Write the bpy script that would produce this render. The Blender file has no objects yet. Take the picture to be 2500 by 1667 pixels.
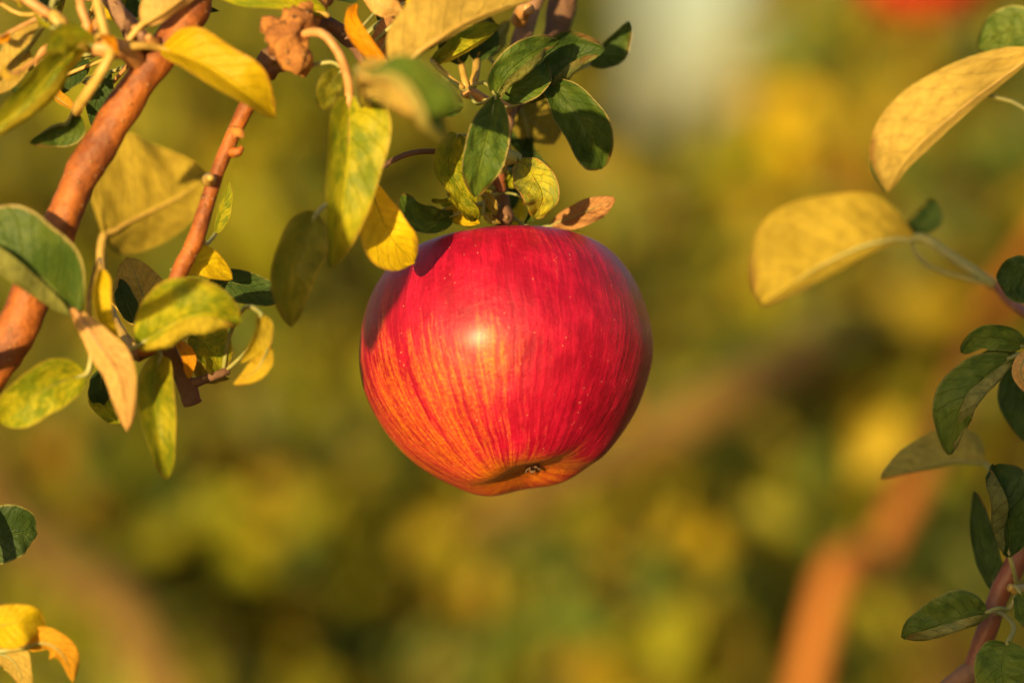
import bpy, bmesh, math, random
from mathutils import Vector, Matrix, noise
R = math.radians
S = bpy.context.scene
COL = S.collection

# ------------------------------------------------------------------ camera, sky, sun, exposure
CAM = Vector((0, 0, 1.6))
PITCH = R(-2.0)
LENS, SENSOR = 150.0, 36.0
D0 = 1.245                                    # camera to apple centre, metres
PX = SENSOR / LENS * D0 / 2500.0              # metres per photo pixel at the apple
cd = bpy.data.cameras.new('camera')
cam = bpy.data.objects.new('camera', cd)
COL.objects.link(cam)
cam.location = CAM
cam.rotation_euler = (R(90) + PITCH, 0, 0)
cd.lens, cd.sensor_width, cd.clip_start, cd.clip_end = LENS, SENSOR, 0.02, 3000
cd.dof.use_dof = True
cd.dof.focus_distance = D0 - 0.021
cd.dof.aperture_fstop = 3.9
S.camera = cam

SUN_AZ, SUN_EL = 23.0, 5.5                   # degrees left of straight behind the camera, above the horizon
w = bpy.data.worlds.new('World'); S.world = w; w.use_nodes = True
sk = w.node_tree.nodes.new('ShaderNodeTexSky')
sk.sky_type = 'NISHITA'; sk.sun_disc = False
sk.dust_density = 1.0; sk.air_density = 0.92; sk.sun_elevation = R(SUN_EL); sk.sun_rotation = R(180 + SUN_AZ)
bg = w.node_tree.nodes['Background']
w.node_tree.links.new(sk.outputs[0], bg.inputs[0]); bg.inputs[1].default_value = 0.115
to_sun = Vector((-math.sin(R(SUN_AZ)) * math.cos(R(SUN_EL)), -math.cos(R(SUN_AZ)) * math.cos(R(SUN_EL)), math.sin(R(SUN_EL))))
sl = bpy.data.lights.new('sun', 'SUN'); sl.energy = 5.0; sl.angle = R(0.55); sl.color = (1.0, 0.73, 0.32)
so = bpy.data.objects.new('sun', sl); COL.objects.link(so)
so.rotation_euler = to_sun.to_track_quat('Z', 'Y').to_euler(); so.location = (0, -3, 5)
S.view_settings.view_transform = 'Standard'; S.view_settings.look = 'None'
S.view_settings.gamma = 1; S.view_settings.use_curve_mapping = False
S.view_settings.exposure = 0.76
S.render.engine = 'CYCLES'
S.cycles.use_denoising = True
S.cycles.max_bounces = 8; S.cycles.transmission_bounces = 6; S.cycles.transparent_max_bounces = 6

RIGHT = Vector((1, 0, 0))
FWD = Vector((0, math.cos(PITCH), math.sin(PITCH)))
UP = Vector((0, -math.sin(PITCH), math.cos(PITCH)))

def at(px, py, depth):
    """a place in the orchard: sight line through a photo pixel, at a distance along the view axis"""
    k = SENSOR / LENS * depth / 2500.0
    return CAM + FWD * depth + RIGHT * ((px - 1250) * k) - UP * ((py - 833.5) * k)

def P(px, py, dz=0.0):
    """near the apple: dz in millimetres towards the camera"""
    return at(px, py, D0 - dz * 0.001)

# ------------------------------------------------------------------ node helpers
class NT:
    def __init__(s, name):
        s.m = bpy.data.materials.new(name); s.m.use_nodes = True
        s.t = s.m.node_tree; s.n = s.t.nodes
        s.n.clear()
    def node(s, typ, **kw):
        n = s.n.new(typ)
        for k, v in kw.items():
            setattr(n, k, v)
        return n
    def put(s, sock, v):
        if isinstance(v, bpy.types.NodeSocket): s.t.links.new(v, sock)
        else:
            if hasattr(sock, 'default_value'):
                try: sock.default_value = v
                except Exception: sock.default_value = (*v, 1.0)
    def math(s, op, a, b=None, c=None, clamp=False):
        n = s.node('ShaderNodeMath', operation=op, use_clamp=clamp)
        s.put(n.inputs[0], a)
        if b is not None: s.put(n.inputs[1], b)
        if c is not None: s.put(n.inputs[2], c)
        return n.outputs[0]
    def mix(s, f, a, b, blend='MIX'):
        n = s.node('ShaderNodeMix', data_type='RGBA', blend_type=blend)
        s.put(n.inputs[0], f); s.put(n.inputs[6], a); s.put(n.inputs[7], b)
        return n.outputs[2]
    def noise(s, vec, scale, detail=3, rough=0.5):
        n = s.node('ShaderNodeTexNoise')
        s.put(n.inputs['Vector'], vec); n.inputs['Scale'].default_value = scale
        n.inputs['Detail'].default_value = detail; n.inputs['Roughness'].default_value = rough
        return n.outputs[0]
    def step(s, x, lo, hi):
        n = s.node('ShaderNodeMapRange', interpolation_type='SMOOTHSTEP')
        s.put(n.inputs[0], x); n.inputs[1].default_value = lo; n.inputs[2].default_value = hi
        return n.outputs[0]
    def comb(s, x, y, z):
        n = s.node('ShaderNodeCombineXYZ')
        for i, v in enumerate((x, y, z)): s.put(n.inputs[i], v)
        return n.outputs[0]
    def sep(s, v):
        n = s.node('ShaderNodeSeparateXYZ'); s.put(n.inputs[0], v)
        return n.outputs
    def bump(s, h, strength, dist):
        n = s.node('ShaderNodeBump'); n.inputs['Strength'].default_value = strength; n.inputs['Distance'].default_value = dist
        s.put(n.inputs['Height'], h)
        return n.outputs[0]
    def out(s, sh):
        o = s.node('ShaderNodeOutputMaterial'); s.t.links.new(sh, o.inputs[0])
        return s.m

def c4(c): return (c[0], c[1], c[2], 1.0)

def leaf_mat(name, top, top2, under, edge=(0.40, 0.30, 0.10), spot=None, spot_cut=0.72, rough=0.42, trans=0.28, tcol=None, burn=0.7):
    t = NT(name)
    uv = t.sep(t.node('ShaderNodeTexCoord').outputs['UV'])
    u, v = uv[0], uv[1]
    a = t.math('ABSOLUTE', t.math('MULTIPLY_ADD', v, 2.0, -1.0))
    rnd = t.node('ShaderNodeObjectInfo').outputs['Random']
    off = t.math('MULTIPLY', rnd, 37.0)
    vec = t.comb(t.math('MULTIPLY', u, 1.6), v, off)
    n1 = t.noise(vec, 2.6, 4, 0.6)
    n2 = t.noise(vec, 11.0, 4, 0.6)
    n3 = t.noise(vec, 60.0, 2, 0.6)
    # side veins
    ph = t.math('SUBTRACT', t.math('MULTIPLY', u, 9.0), t.math('MULTIPLY', a, 2.2))
    ph = t.math('ADD', ph, t.math('MULTIPLY', n2, 0.55))
    fr = t.math('FRACT', ph)
    tri = t.math('ABSOLUTE', t.math('MULTIPLY_ADD', fr, 2.0, -1.0))
    vein = t.step(tri, 0.86, 1.0)
    mid = t.math('SUBTRACT', 1.0, t.step(a, 0.01, 0.05))
    vall = t.math('MAXIMUM', t.math('MULTIPLY', vein, 0.55), mid)
    colr = t.mix(t.step(t.math('ADD', n1, t.math('MULTIPLY', t.math('SUBTRACT', n2, 0.5), 0.5)), 0.36, 0.66), c4(top), c4(top2))
    colr = t.mix(t.math('MULTIPLY', vall, 0.34), colr, c4([min(1, x * 1.5 + 0.05) for x in top2[:2]] + [top2[2] * 1.3 + 0.01]))
    # uneven lightness from leaf to leaf
    br = t.math('MULTIPLY_ADD', rnd, 0.5, 0.75)
    colr = t.mix(1.0, colr, t.comb(br, br, br), 'MULTIPLY')
    und = t.mix(t.step(n2, 0.35, 0.7), c4(under), c4([x * 0.72 for x in under]))
    und = t.mix(t.math('MULTIPLY', vall, 0.55), und, c4([min(1, x * 1.35 + 0.03) for x in under]))
    if spot:
        sp = t.step(n2, spot_cut, spot_cut + 0.05)
        colr = t.mix(sp, colr, c4(spot))
        und = t.mix(t.math('MULTIPLY', sp, 0.6), und, c4(spot))
    ed = t.step(t.math('ADD', a, t.math('MULTIPLY', t.math('SUBTRACT', n2, 0.5), 0.12)), 0.90, 0.975)
    colr = t.mix(t.math('MULTIPLY', ed, 0.8), colr, c4(edge))  # tan edge colour, also painting in the light the rim catches
    back = t.node('ShaderNodeNewGeometry').outputs['Backfacing']
    tipm = t.math('MULTIPLY', t.step(t.math('ADD', t.math('ADD', t.math('MULTIPLY', u, 0.55), t.math('MULTIPLY', a, 0.38)), t.math('MULTIPLY', n1, 0.55)), 1.02, 1.16), burn)
    colr = t.mix(tipm, colr, c4((0.20, 0.08, 0.02))); und = t.mix(tipm, und, c4((0.26, 0.11, 0.03)))
    col = t.mix(back, colr, und)
    h = t.math('ADD', t.math('MULTIPLY', vall, -0.7), t.math('ADD', t.math('MULTIPLY', n2, 0.6), t.math('MULTIPLY', n3, 0.12)))
    bm = t.bump(h, 0.8, 0.0010)
    p = t.node('ShaderNodeBsdfPrincipled')
    t.put(p.inputs['Base Color'], col)
    t.put(p.inputs['Roughness'], t.math('MULTIPLY_ADD', back, 0.35, rough))
    p.inputs['Specular IOR Level'].default_value = 0.2
    t.put(p.inputs['Normal'], bm)
    tr = t.node('ShaderNodeBsdfTranslucent')
    tc = tcol or [min(1, x * 1.5 + 0.02) for x in top2]
    t.put(tr.inputs[0], t.mix(0.5, col, c4(tc)))
    t.put(tr.inputs['Normal'], bm)
    mx = t.node('ShaderNodeMixShader'); mx.inputs[0].default_value = trans
    t.t.links.new(p.outputs[0], mx.inputs[1]); t.t.links.new(tr.outputs[0], mx.inputs[2])
    return t.out(mx.outputs[0])

BRN = (0.16, 0.055, 0.02)
M = {}
M['green'] = leaf_mat('green_leaf', (0.058, 0.105, 0.014), (0.10, 0.145, 0.016), (0.24, 0.24, 0.055), spot=BRN, spot_cut=0.74)
M['mid'] = leaf_mat('mid_green_leaf', (0.095, 0.150, 0.020), (0.155, 0.205, 0.026), (0.36, 0.34, 0.10), edge=(0.34, 0.32, 0.08), spot=BRN, spot_cut=0.71)
M['deep'] = leaf_mat('deep_green_leaf', (0.036, 0.070, 0.013), (0.060, 0.100, 0.016), (0.16, 0.17, 0.045), edge=(0.22, 0.20, 0.05))
M['lime'] = leaf_mat('yellow_green_leaf', (0.17, 0.22, 0.008), (0.44, 0.39, 0.012), (0.64, 0.48, 0.035), edge=(0.5, 0.36, 0.04), trans=0.36)
M['yellow'] = leaf_mat('yellow_leaf', (0.66, 0.45, 0.006), (0.78, 0.53, 0.008), (0.70, 0.47, 0.03), edge=(0.55, 0.26, 0.03), spot=(0.4, 0.16, 0.02), spot_cut=0.75, trans=0.36)
M['tan'] = leaf_mat('tan_leaf', (0.32, 0.25, 0.02), (0.44, 0.32, 0.02), (0.54, 0.365, 0.075), edge=(0.45, 0.22, 0.04), spot=(0.34, 0.16, 0.03), spot_cut=0.66)
M['olive'] = leaf_mat('olive_leaf', (0.150, 0.156, 0.010), (0.25, 0.225, 0.012), (0.30, 0.23, 0.030), edge=(0.30, 0.20, 0.03))
M['khaki'] = leaf_mat('khaki_backed_leaf', (0.16, 0.17, 0.015), (0.25, 0.22, 0.015), (0.43, 0.305, 0.030), edge=(0.5, 0.28, 0.03), spot=(0.34, 0.18, 0.02), spot_cut=0.68)
M['pale'] = leaf_mat('pale_backed_leaf', (0.07, 0.12, 0.012), (0.11, 0.15, 0.014), (0.42, 0.36, 0.08), edge=(0.42, 0.35, 0.08))
M['orange'] = leaf_mat('orange_leaf', (0.72, 0.27, 0.005), (0.78, 0.36, 0.006), (0.72, 0.34, 0.02), edge=(0.5, 0.18, 0.02), trans=0.3)
M['peach'] = leaf_mat('peach_leaf', (0.45, 0.33, 0.03), (0.55, 0.34, 0.04), (0.84, 0.48, 0.15), edge=(0.6, 0.3, 0.06))
M['dry'] = leaf_mat('dry_brown_leaf', (0.30, 0.12, 0.025), (0.42, 0.19, 0.05), (0.46, 0.22, 0.08), edge=(0.3, 0.12, 0.04), rough=0.7, trans=0.08)
M['spotted'] = leaf_mat('spotted_leaf', (0.20, 0.22, 0.035), (0.40, 0.36, 0.02), (0.4, 0.34, 0.07), edge=(0.45, 0.22, 0.07), spot=(0.42, 0.12, 0.05), spot_cut=0.62)
M['gold'] = leaf_mat('golden_brown_leaf', (0.30, 0.22, 0.010), (0.40, 0.285, 0.012), (0.46, 0.30, 0.025), edge=(0.4, 0.2, 0.03))
M['auburn'] = leaf_mat('auburn_leaf', (0.22, 0.095, 0.007), (0.28, 0.12, 0.010), (0.30, 0.15, 0.02), edge=(0.3, 0.12, 0.03))

def stalk_mat(name, a, b, rough=0.5):
    t = NT(name)
    oc = t.node('ShaderNodeTexCoord').outputs['Object']
    n = t.noise(oc, 260.0, 3, 0.6)
    p = t.node('ShaderNodeBsdfPrincipled')
    t.put(p.inputs['Base Color'], t.mix(t.step(n, 0.35, 0.65), c4(a), c4(b)))
    p.inputs['Roughness'].default_value = rough
    t.put(p.inputs['Normal'], t.bump(n, 0.3, 0.0006))
    return t.out(p.outputs[0])
M['stalk'] = stalk_mat('green_stalk', (0.26, 0.27, 0.08), (0.36, 0.33, 0.11))
M['stalk_tan'] = stalk_mat('tan_stalk', (0.42, 0.27, 0.05), (0.56, 0.34, 0.08))
M['stalk_pink'] = stalk_mat('pink_stalk', (0.44, 0.20, 0.06), (0.58, 0.29, 0.10))

def bark_mat(name, a, b, c, scale, rough=0.6, relief=0.8):
    """bark: streaks, pale lenticels and dark scuffs"""
    t = NT(name)
    oc = t.node('ShaderNodeTexCoord').outputs['Object']
    n1 = t.noise(oc, 45.0 * scale, 5, 0.65)
    n2 = t.noise(oc, 220.0 * scale, 4, 0.6)
    vo = t.node('ShaderNodeTexVoronoi'); t.put(vo.inputs['Vector'], oc); vo.inputs['Scale'].default_value = 170 * scale
    len_ = t.math('SUBTRACT', 1.0, t.step(vo.outputs['Distance'], 0.10, 0.22))
    col = t.mix(t.step(n1, 0.35, 0.65), c4(a), c4(b))
    col = t.mix(t.math('MULTIPLY', t.step(n2, 0.55, 0.75), 0.5), col, c4(c))
    col = t.mix(t.math('MULTIPLY', len_, 0.35 if scale > .5 else 0.12), col, c4((0.60, 0.36, 0.15)))
    h = t.math('ADD', t.math('MULTIPLY', n2, 0.6), t.math('ADD', t.math('MULTIPLY', n1, 0.8), t.math('MULTIPLY', len_, 0.5)))
    p = t.node('ShaderNodeBsdfPrincipled')
    t.put(p.inputs['Base Color'], col); p.inputs['Roughness'].default_value = rough
    t.put(p.inputs['Normal'], t.bump(h, relief, 0.0014 / scale))
    return t.out(p.outputs[0])
M['bark_orange'] = bark_mat('orange_brown_bark', (0.17, 0.042, 0.008), (0.40, 0.115, 0.014), (0.10, 0.026, 0.007), 1.9, 0.6, 1.4)
M['bark_red'] = bark_mat('red_brown_bark', (0.20, 0.060, 0.030), (0.27, 0.085, 0.040), (0.12, 0.045, 0.03), 1.0, 0.45, 0.5)
M['bark_brown'] = bark_mat('grey_brown_bark', (0.24, 0.13, 0.075), (0.32, 0.17, 0.10), (0.10, 0.055, 0.035), 1.3, 0.75, 1.0)
M['bark_dark'] = bark_mat('dark_brown_bark', (0.13, 0.065, 0.035), (0.20, 0.095, 0.05), (0.06, 0.03, 0.02), 1.2, 0.8, 1.0)
M['bark_tree'] = bark_mat('shaded_trunk_bark', (0.13, 0.075, 0.010), (0.18, 0.10, 0.012), (0.09, 0.05, 0.010), 0.25, 0.8, 0.8)  # darker twin of the limb bark, shade put into the colour
M['bark_sunny'] = bark_mat('orange_sunlit_bark', (0.36, 0.120, 0.016), (0.43, 0.15, 0.018), (0.26, 0.085, 0.013), 0.25, 0.8, 0.6)  # brighter twin of the trunk bark, sunlight put into the colour
M['spur'] = bark_mat('orange_spur_bark', (0.22, 0.075, 0.016), (0.50, 0.21, 0.04), (0.09, 0.035, 0.012), 1.5, 0.85, 2.0)

# ------------------------------------------------------------------ mesh helpers
def crom(pts, n):
    pts = [Vector(p) for p in pts]
    if len(pts) == 2: return [pts[0].lerp(pts[1], i / n) for i in range(n + 1)]
    ext = [pts[0] * 2 - pts[1]] + pts + [pts[-1] * 2 - pts[-2]]
    out = []
    m = len(pts) - 1
    for i in range(n + 1):
        x = i / n * m; k = min(int(x), m - 1); f = x - k
        p0, p1, p2, p3 = ext[k], ext[k + 1], ext[k + 2], ext[k + 3]
        out.append(0.5 * ((2 * p1) + (p2 - p0) * f + (2 * p0 - 5 * p1 + 4 * p2 - p3) * f * f + (3 * p1 - p0 - 3 * p2 + p3) * f ** 3))
    return out

def link(name, me, mat, parent, loc):
    o = bpy.data.objects.new(name, me); COL.objects.link(o)
    if mat is not None and not me.materials: me.materials.append(mat)
    if parent is not None:
        o.parent = parent
        pl = parent['wloc']
        o.location = Vector(loc) - Vector(pl)
    else: o.location = loc
    o['wloc'] = list(loc)
    return o

def thing(name, label, cat, loc, group=None):
    o = bpy.data.objects.new(name, None); COL.objects.link(o)
    o.empty_display_size = 0.01
    o.location = loc; o['wloc'] = list(loc); o['label'] = label; o['category'] = cat
    if group: o['group'] = group
    return o

def tube_data(pts, rad, nseg=10, nlen=None, lump=0.0, seed=0.0, cap=True, lfreq=120.0):
    nlen = nlen or max(4, (len(pts) - 1) * 6)
    c = crom(pts, nlen)
    m = len(rad) - 1
    vs, fs = [], []
    nrm = None
    for i, p in enumerate(c):
        T = (c[min(i + 1, nlen)] - c[max(i - 1, 0)]).normalized()
        if nrm is None:
            nrm = T.orthogonal().normalized()
        nrm = (nrm - T * nrm.dot(T)).normalized()
        b = T.cross(nrm)
        x = i / nlen * m; k = min(int(x), m - 1) if m else 0
        r = rad[0] if not m else rad[k] + (rad[k + 1] - rad[k]) * (x - k)
        for j in range(nseg):
            a = 2 * math.pi * j / nseg
            d = nrm * math.cos(a) + b * math.sin(a)
            q = p + d * r
            if lump: q = p + d * r * (1 + lump * (noise.noise(q * lfreq + Vector((seed, 0, 0))) + 0.45 * noise.noise(q * (lfreq * 2.9) + Vector((seed, 5, 0)))))
            vs.append(q)
    for i in range(nlen):
        for j in range(nseg):
            j2 = (j + 1) % nseg
            fs.append((i * nseg + j, i * nseg + j2, (i + 1) * nseg + j2, (i + 1) * nseg + j))
    if cap:
        for ring, cen, flip in ((0, c[0], True), (nlen * nseg, c[-1], False)):
            k = len(vs); vs.append(cen)
            for j in range(nseg):
                a, b2 = ring + j, ring + (j + 1) % nseg
                fs.append((b2, a, k) if flip else (a, b2, k))
    return vs, fs, c

def mesh_from(name, vs, fs, org, smooth=True, uvs=None):
    me = bpy.data.meshes.new(name)
    me.from_pydata([v - org for v in vs], [], fs)
    if smooth: me.polygons.foreach_set('use_smooth', [True] * len(me.polygons))
    if uvs:
        l = me.uv_layers.new(name='UVMap')
        for p in me.polygons:
            for li in p.loop_indices:
                l.data[li].uv = uvs[me.loops[li].vertex_index]
    me.update()
    return me

def tube(name, parent, mat, pts, rad, **kw):
    """rad in metres; pts world"""
    vs, fs, c = tube_data(pts, rad, **kw)
    org = Vector(pts[0])
    return link(name, mesh_from(name, vs, fs, org), mat, parent, org)

def leaf_profile(u, peak=0.45, tip=1.0):
    # ovate blade: rounded base, widest at `peak`, drawn-out tip
    e = math.log(0.5) / math.log(peak)
    s = math.sin(math.pi * min(1, u ** e))
    f = max(0.0, s) ** (0.62 if u < peak else 0.80 * tip)
    return f

def leaf_data(c, wl, wr, roll, fold, curl, peak=0.45, serr=0.0, wave=0.0, nv=5, seed=0, view=None, tip=1.0, twist=0.0, pucker=0.0):
    """blade along the midrib points c; each half bends by fold + curl*v (degrees) towards the upper face"""
    n = len(c) - 1
    rows = []
    for i in range(n + 1):
        u = i / n
        T = (c[min(i + 1, n)] - c[max(i - 1, 0)]).normalized()
        V = (view - c[i]).normalized() if view is not None else Vector((0, -1, 0))
        B = T.cross(V)
        if B.length < 0.05: B = RIGHT.copy()
        B.normalize(); N = B.cross(T).normalized()
        r = R(roll + twist * (u - 0.5))
        B, N = B * math.cos(r) + N * math.sin(r), N * math.cos(r) - B * math.sin(r)
        f = leaf_profile(u, peak, tip)
        row_l, row_r = [], []
        for s, W, fo, cu, row in ((-1, wl, fold[0], curl[0], row_l), (1, wr, fold[1], curl[1], row_r)):
            pos = c[i].copy()
            ww = W * f
            ww *= 1 + 0.16 * noise.noise(Vector((u * 4 + seed, s * 3.1, 0.5)))
            for k in range(1, nv + 1):
                v = (k - 0.5) / nv
                if abs(cu) > 60:      # a rolled edge: flat, then a quick turn over
                    x = max(0.0, min(1.0, (v - 0.38 - 0.08 * noise.noise(Vector((u * 3 + seed, s, 0)))) / 0.30)); th = R(fo + cu * x * x * (3 - 2 * x) * min(1.0, 0.2 + 1.3 * f))
                else: th = R(fo + cu * v * min(1.0, 0.35 + f))
                st = ww / nv
                if k == nv and serr: st *= 1 + serr * (1 if i % 2 else -1)
                pos = pos + (B * (s * math.cos(th)) + N * math.sin(th)) * st
                q = pos
                if wave:
                    q = pos + N * (wave * W * v * v * noise.noise(Vector((u * 3.3 + seed * 1.7, s * 2.0 + v, 0.0))) * min(1, f * 1.6))
                if pucker:
                    q = q + N * (pucker * W * math.sin(math.pi * min(1, v + .08)) * noise.noise(Vector((u * 7.0 + seed * 2.3, s * (1.2 + v * 2.2), seed * .7))))
                row.append(q.copy())
        rows.append(list(reversed(row_l)) + [c[i].copy()] + row_r)
    m = 2 * nv + 1
    vs = [p for r_ in rows for p in r_]
    uvs = [(i / n, 0.5 + 0.5 * (j - nv) / nv) for i in range(n + 1) for j in range(m)]
    fs = []
    for i in range(n):
        for j in range(m - 1):
            a = i * m + j
            fs.append((a, a + 1, a + m + 1, a + m))
    return vs, fs, uvs

SEED = [1]
class Plant:
    """a branch: its wood, and leaves whose stalks reach the nearest wood"""
    def __init__(s, root): s.root = root; s.wood = []
    def stem(s, name, mat, pts, rad_px, **kw):
        pw = [P(*p) if len(p) == 3 else P(p[0], p[1]) for p in pts]
        kw.setdefault('lump', 0.10); kw.setdefault('nseg', 16); kw.setdefault('nlen', (len(pts) - 1) * 10)
        SEED[0] += 1
        o = tube(name, s.root, M[mat], pw, [r * PX for r in rad_px], seed=SEED[0] * 3.3, **kw)
        s.wood += crom(pw, 40)
        return o
    def leaf(s, mat, mid, wl, wr=None, roll=0, fold=(12, 12), curl=(0, 0), pet=None, pr=5.0, stalk='stalk', label=None,
             peak=0.45, serr=0.0, wave=0.45, nu=None, twist=0.0, tip=0.8, rib=True, pucker=0.16):
        SEED[0] += 1
        sd = SEED[0]
        wr = wl if wr is None else wr
        sharp = serr > 0
        nu = nu or (46 if sharp else 20)
        dz0 = mid[0][2]
        mid = [(p[0], p[1], p[2] if len(p) > 2 else dz0) for p in mid]
        c = crom([P(*p) for p in mid], nu)
        if abs(roll) > 90: wl, wr, fold, curl = wr, wl, fold[::-1], curl[::-1]
        vs, fs, uvs = leaf_data(c, wl * PX, wr * PX, roll, fold, curl, peak, serr, wave, 7 if sharp else 5, sd, CAM, tip, twist, pucker)
        org = c[0]
        lf = link('leaf', mesh_from('leaf', vs, fs, org, True, uvs), M[mat], s.root, org)
        if label: lf['label'] = label
        if pet is None:
            q = min(s.wood, key=lambda w_: (w_ - org).length)
            d = (c[1] - c[0]).normalized()
            mp = q.lerp(org, 0.55) - d * (q - org).length * 0.22
            pp = [q, mp, org]
        else:
            pp = [P(*(p if len(p) == 3 else (p[0], p[1], dz0))) for p in pet] + [org]
            q = min(s.wood, key=lambda w_: (w_ - pp[0]).length)
            if (q - pp[0]).length > 12 * PX: pp = [q] + pp
        # stalk, running on as the midrib along the underside of the blade
        ribn = int(nu * 0.86) if rib else 1
        mrow = 7 if sharp else 5; W_ = 2 * mrow + 1
        ribp = []
        for i in range(2, ribn, max(2, nu // 8)):
            p = c[i]
            nn = (vs[i * W_ + mrow + 1] - p).cross(c[min(i + 1, nu)] - p)
            if nn.length > 0: nn.normalize()
            ribp.append(p - nn * (pr * PX * 0.55 * (1 - i / nu)))
        # keep the rib on the underside
        allp = pp + ribp
        k = len(pp); m = len(allp)
        rad = [pr * PX * (1.15 if i == 0 else 1.0 if i < k else 0.62 * (1 - (i - k + 1) / (m - k + 1.2))) for i in range(m)]
        tube('petiole', lf, M[stalk], allp, rad, nseg=7, nlen=(m - 1) * 3)
        return lf

# ------------------------------------------------------------------ the setting: ground
def ground_mat():
    t = NT('orchard_ground')
    oc = t.node('ShaderNodeTexCoord').outputs['Object']
    n1 = t.noise(oc, 0.7, 5, 0.6); n2 = t.noise(oc, 14.0, 4, 0.6)
    col = t.mix(t.step(n1, 0.35, 0.65), c4((0.07, 0.085, 0.02)), c4((0.13, 0.11, 0.03)))
    col = t.mix(t.math('MULTIPLY', t.step(n2, 0.45, 0.7), 0.5), col, c4((0.10, 0.07, 0.03)))
    p = t.node('ShaderNodeBsdfPrincipled'); t.put(p.inputs['Base Color'], col); p.inputs['Roughness'].default_value = 0.95
    t.put(p.inputs['Normal'], t.bump(n2, 0.8, 0.03))
    return t.out(p.outputs[0])
def make_ground():
    vs, fs = [], []
    rs = [0, 2, 5, 10, 20, 40, 80, 200, 600, 1500]
    vs.append(Vector((0, 0, 0)))
    for r in rs[1:]:
        for j in range(48):
            a = 2 * math.pi * j / 48
            x, y = r * math.cos(a), r * math.sin(a)
            vs.append(Vector((x, y, 0.06 * noise.noise(Vector((x * .4, y * .4, 0))) if r < 100 else 0)))
    for j in range(48): fs.append((0, 1 + j, 1 + (j + 1) % 48))
    for k in range(len(rs) - 2):
        for j in range(48):
            a, b = 1 + k * 48 + j, 1 + k * 48 + (j + 1) % 48
            fs.append((a, a + 48, b + 48, b))
    o = link('ground', mesh_from('ground', vs, fs, Vector((0, 0, 0))), ground_mat(), None, (0, 0, 0))
    o['kind'] = 'structure'
make_ground()

# ------------------------------------------------------------------ orchard trees behind
random.seed(7)
def simple_leaf(seed):
    rng = random.Random(seed)
    n = 6
    L = 1.0
    c = [Vector((0, L * i / n, 0.10 * math.sin(i / n * 2.2) + rng.uniform(-.02, .02))) for i in range(n + 1)]
    vs, fs, uvs = leaf_data(c, 0.30 * rng.uniform(.85, 1.15), 0.30 * rng.uniform(.85, 1.15), 0, (rng.uniform(5, 30), rng.uniform(5, 30)),
                            (rng.uniform(-20, 50), rng.uniform(-20, 50)), 0.45, 0, 0.3, 2, seed, Vector((0, 0.5, 9)))
    return vs, fs, uvs
SHAPES = [simple_leaf(i + 3) for i in range(5)]
BGM = ['green', 'olive', 'lime', 'yellow', 'tan', 'orange', 'dry', 'deep', 'gold', 'auburn']
LM = {}
for mname in BGM:
    for k, (vs, fs, uvs) in enumerate(SHAPES):
        me = mesh_from('orchard_leaf', vs, fs, Vector((0, 0, 0)), True, uvs)
        me.materials.append(M[mname]); LM[mname, k] = me

# tints of the autumn foliage, as in the photograph: (px, py, radius, kind)
PATCH = [(1880, 265, 90, 'yellow'), (300, 330, 260, 'olive'), (560, 250, 200, 'lime'), (1830, 320, 110, 'lime'), (2050, 715, 70, 'gold'), (2080, 1060, 110, 'gold'), (2150, 1010, 90, 'tan'),
         (1625, 1450, 50, 'lime'), (1650, 1520, 110, 'lime'), (1600, 1560, 90, 'lime'), (2150, 1230, 80, 'lime'), (560, 1110, 80, 'gold'), (640, 1500, 80, 'gold'),
         (860, 1260, 130, 'lime'), (760, 1380, 110, 'lime'), (2270, -10, 45, 'orange'), (350, 1400, 170, 'green'), (2010, 800, 150, 'green'),
         (2390, 560, 170, 'green'), (2350, 1350, 190, 'green'), (1900, 1000, 120, 'green'), (1130, 1330, 100, 'gold'), (1480, 1500, 90, 'gold'), (1000, 1400, 100, 'olive'),
         (640, 620, 150, 'lime'), (640, 330, 130, 'gold'), (1020, 1190, 100, 'gold'), (1350, 1400, 140, 'green'), (1180, 1560, 130, 'green'), (1760, 620, 140, 'olive'),
         (2080, 480, 110, 'auburn'), (1950, 420, 110, 'gold'), (90, 1180, 110, 'auburn'), (1600, 700, 150, 'green'), (1650, 1000, 130, 'green'), (2200, 250, 130, 'gold')]
MIX = ['olive'] * 10 + ['lime'] * 3 + ['green'] * 8 + ['gold'] * 2 + ['lime']
def tint(p, rng):
    d = p - CAM
    dep = d.dot(FWD); k = SENSOR / LENS * dep / 2500.0
    px, py = 1250 + d.dot(RIGHT) / k, 833.5 - d.dot(UP) / k
    for x, y, r, kind in PATCH:
        if (px - x) ** 2 + (py - y) ** 2 < r * r and rng.random() < (0.8 if kind in ('yellow', 'lime') else 0.6): return kind
    v = noise.noise(p * 6.0)
    if rng.random() < 0.5:
        return 'gold' if v > 0.28 else 'lime' if v > 0.16 else 'olive' if v > -0.12 else 'green' if v > -0.3 else 'deep'
    return rng.choice(MIX)
def in_gap(p):
    """the open notch between two crowns where the evening sky shows"""
    d = p - CAM
    dep = d.dot(FWD); k = SENSOR / LENS * dep / 2500.0
    px, py = 1250 + d.dot(RIGHT) / k, 833.5 - d.dot(UP) / k
    x0 = 1690 - max(0, py - 150) * 0.5
    hw = 205 if py < 240 else 205 - (py - 240) * 0.9
    return py < 430 and abs(px - x0) < hw

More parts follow.
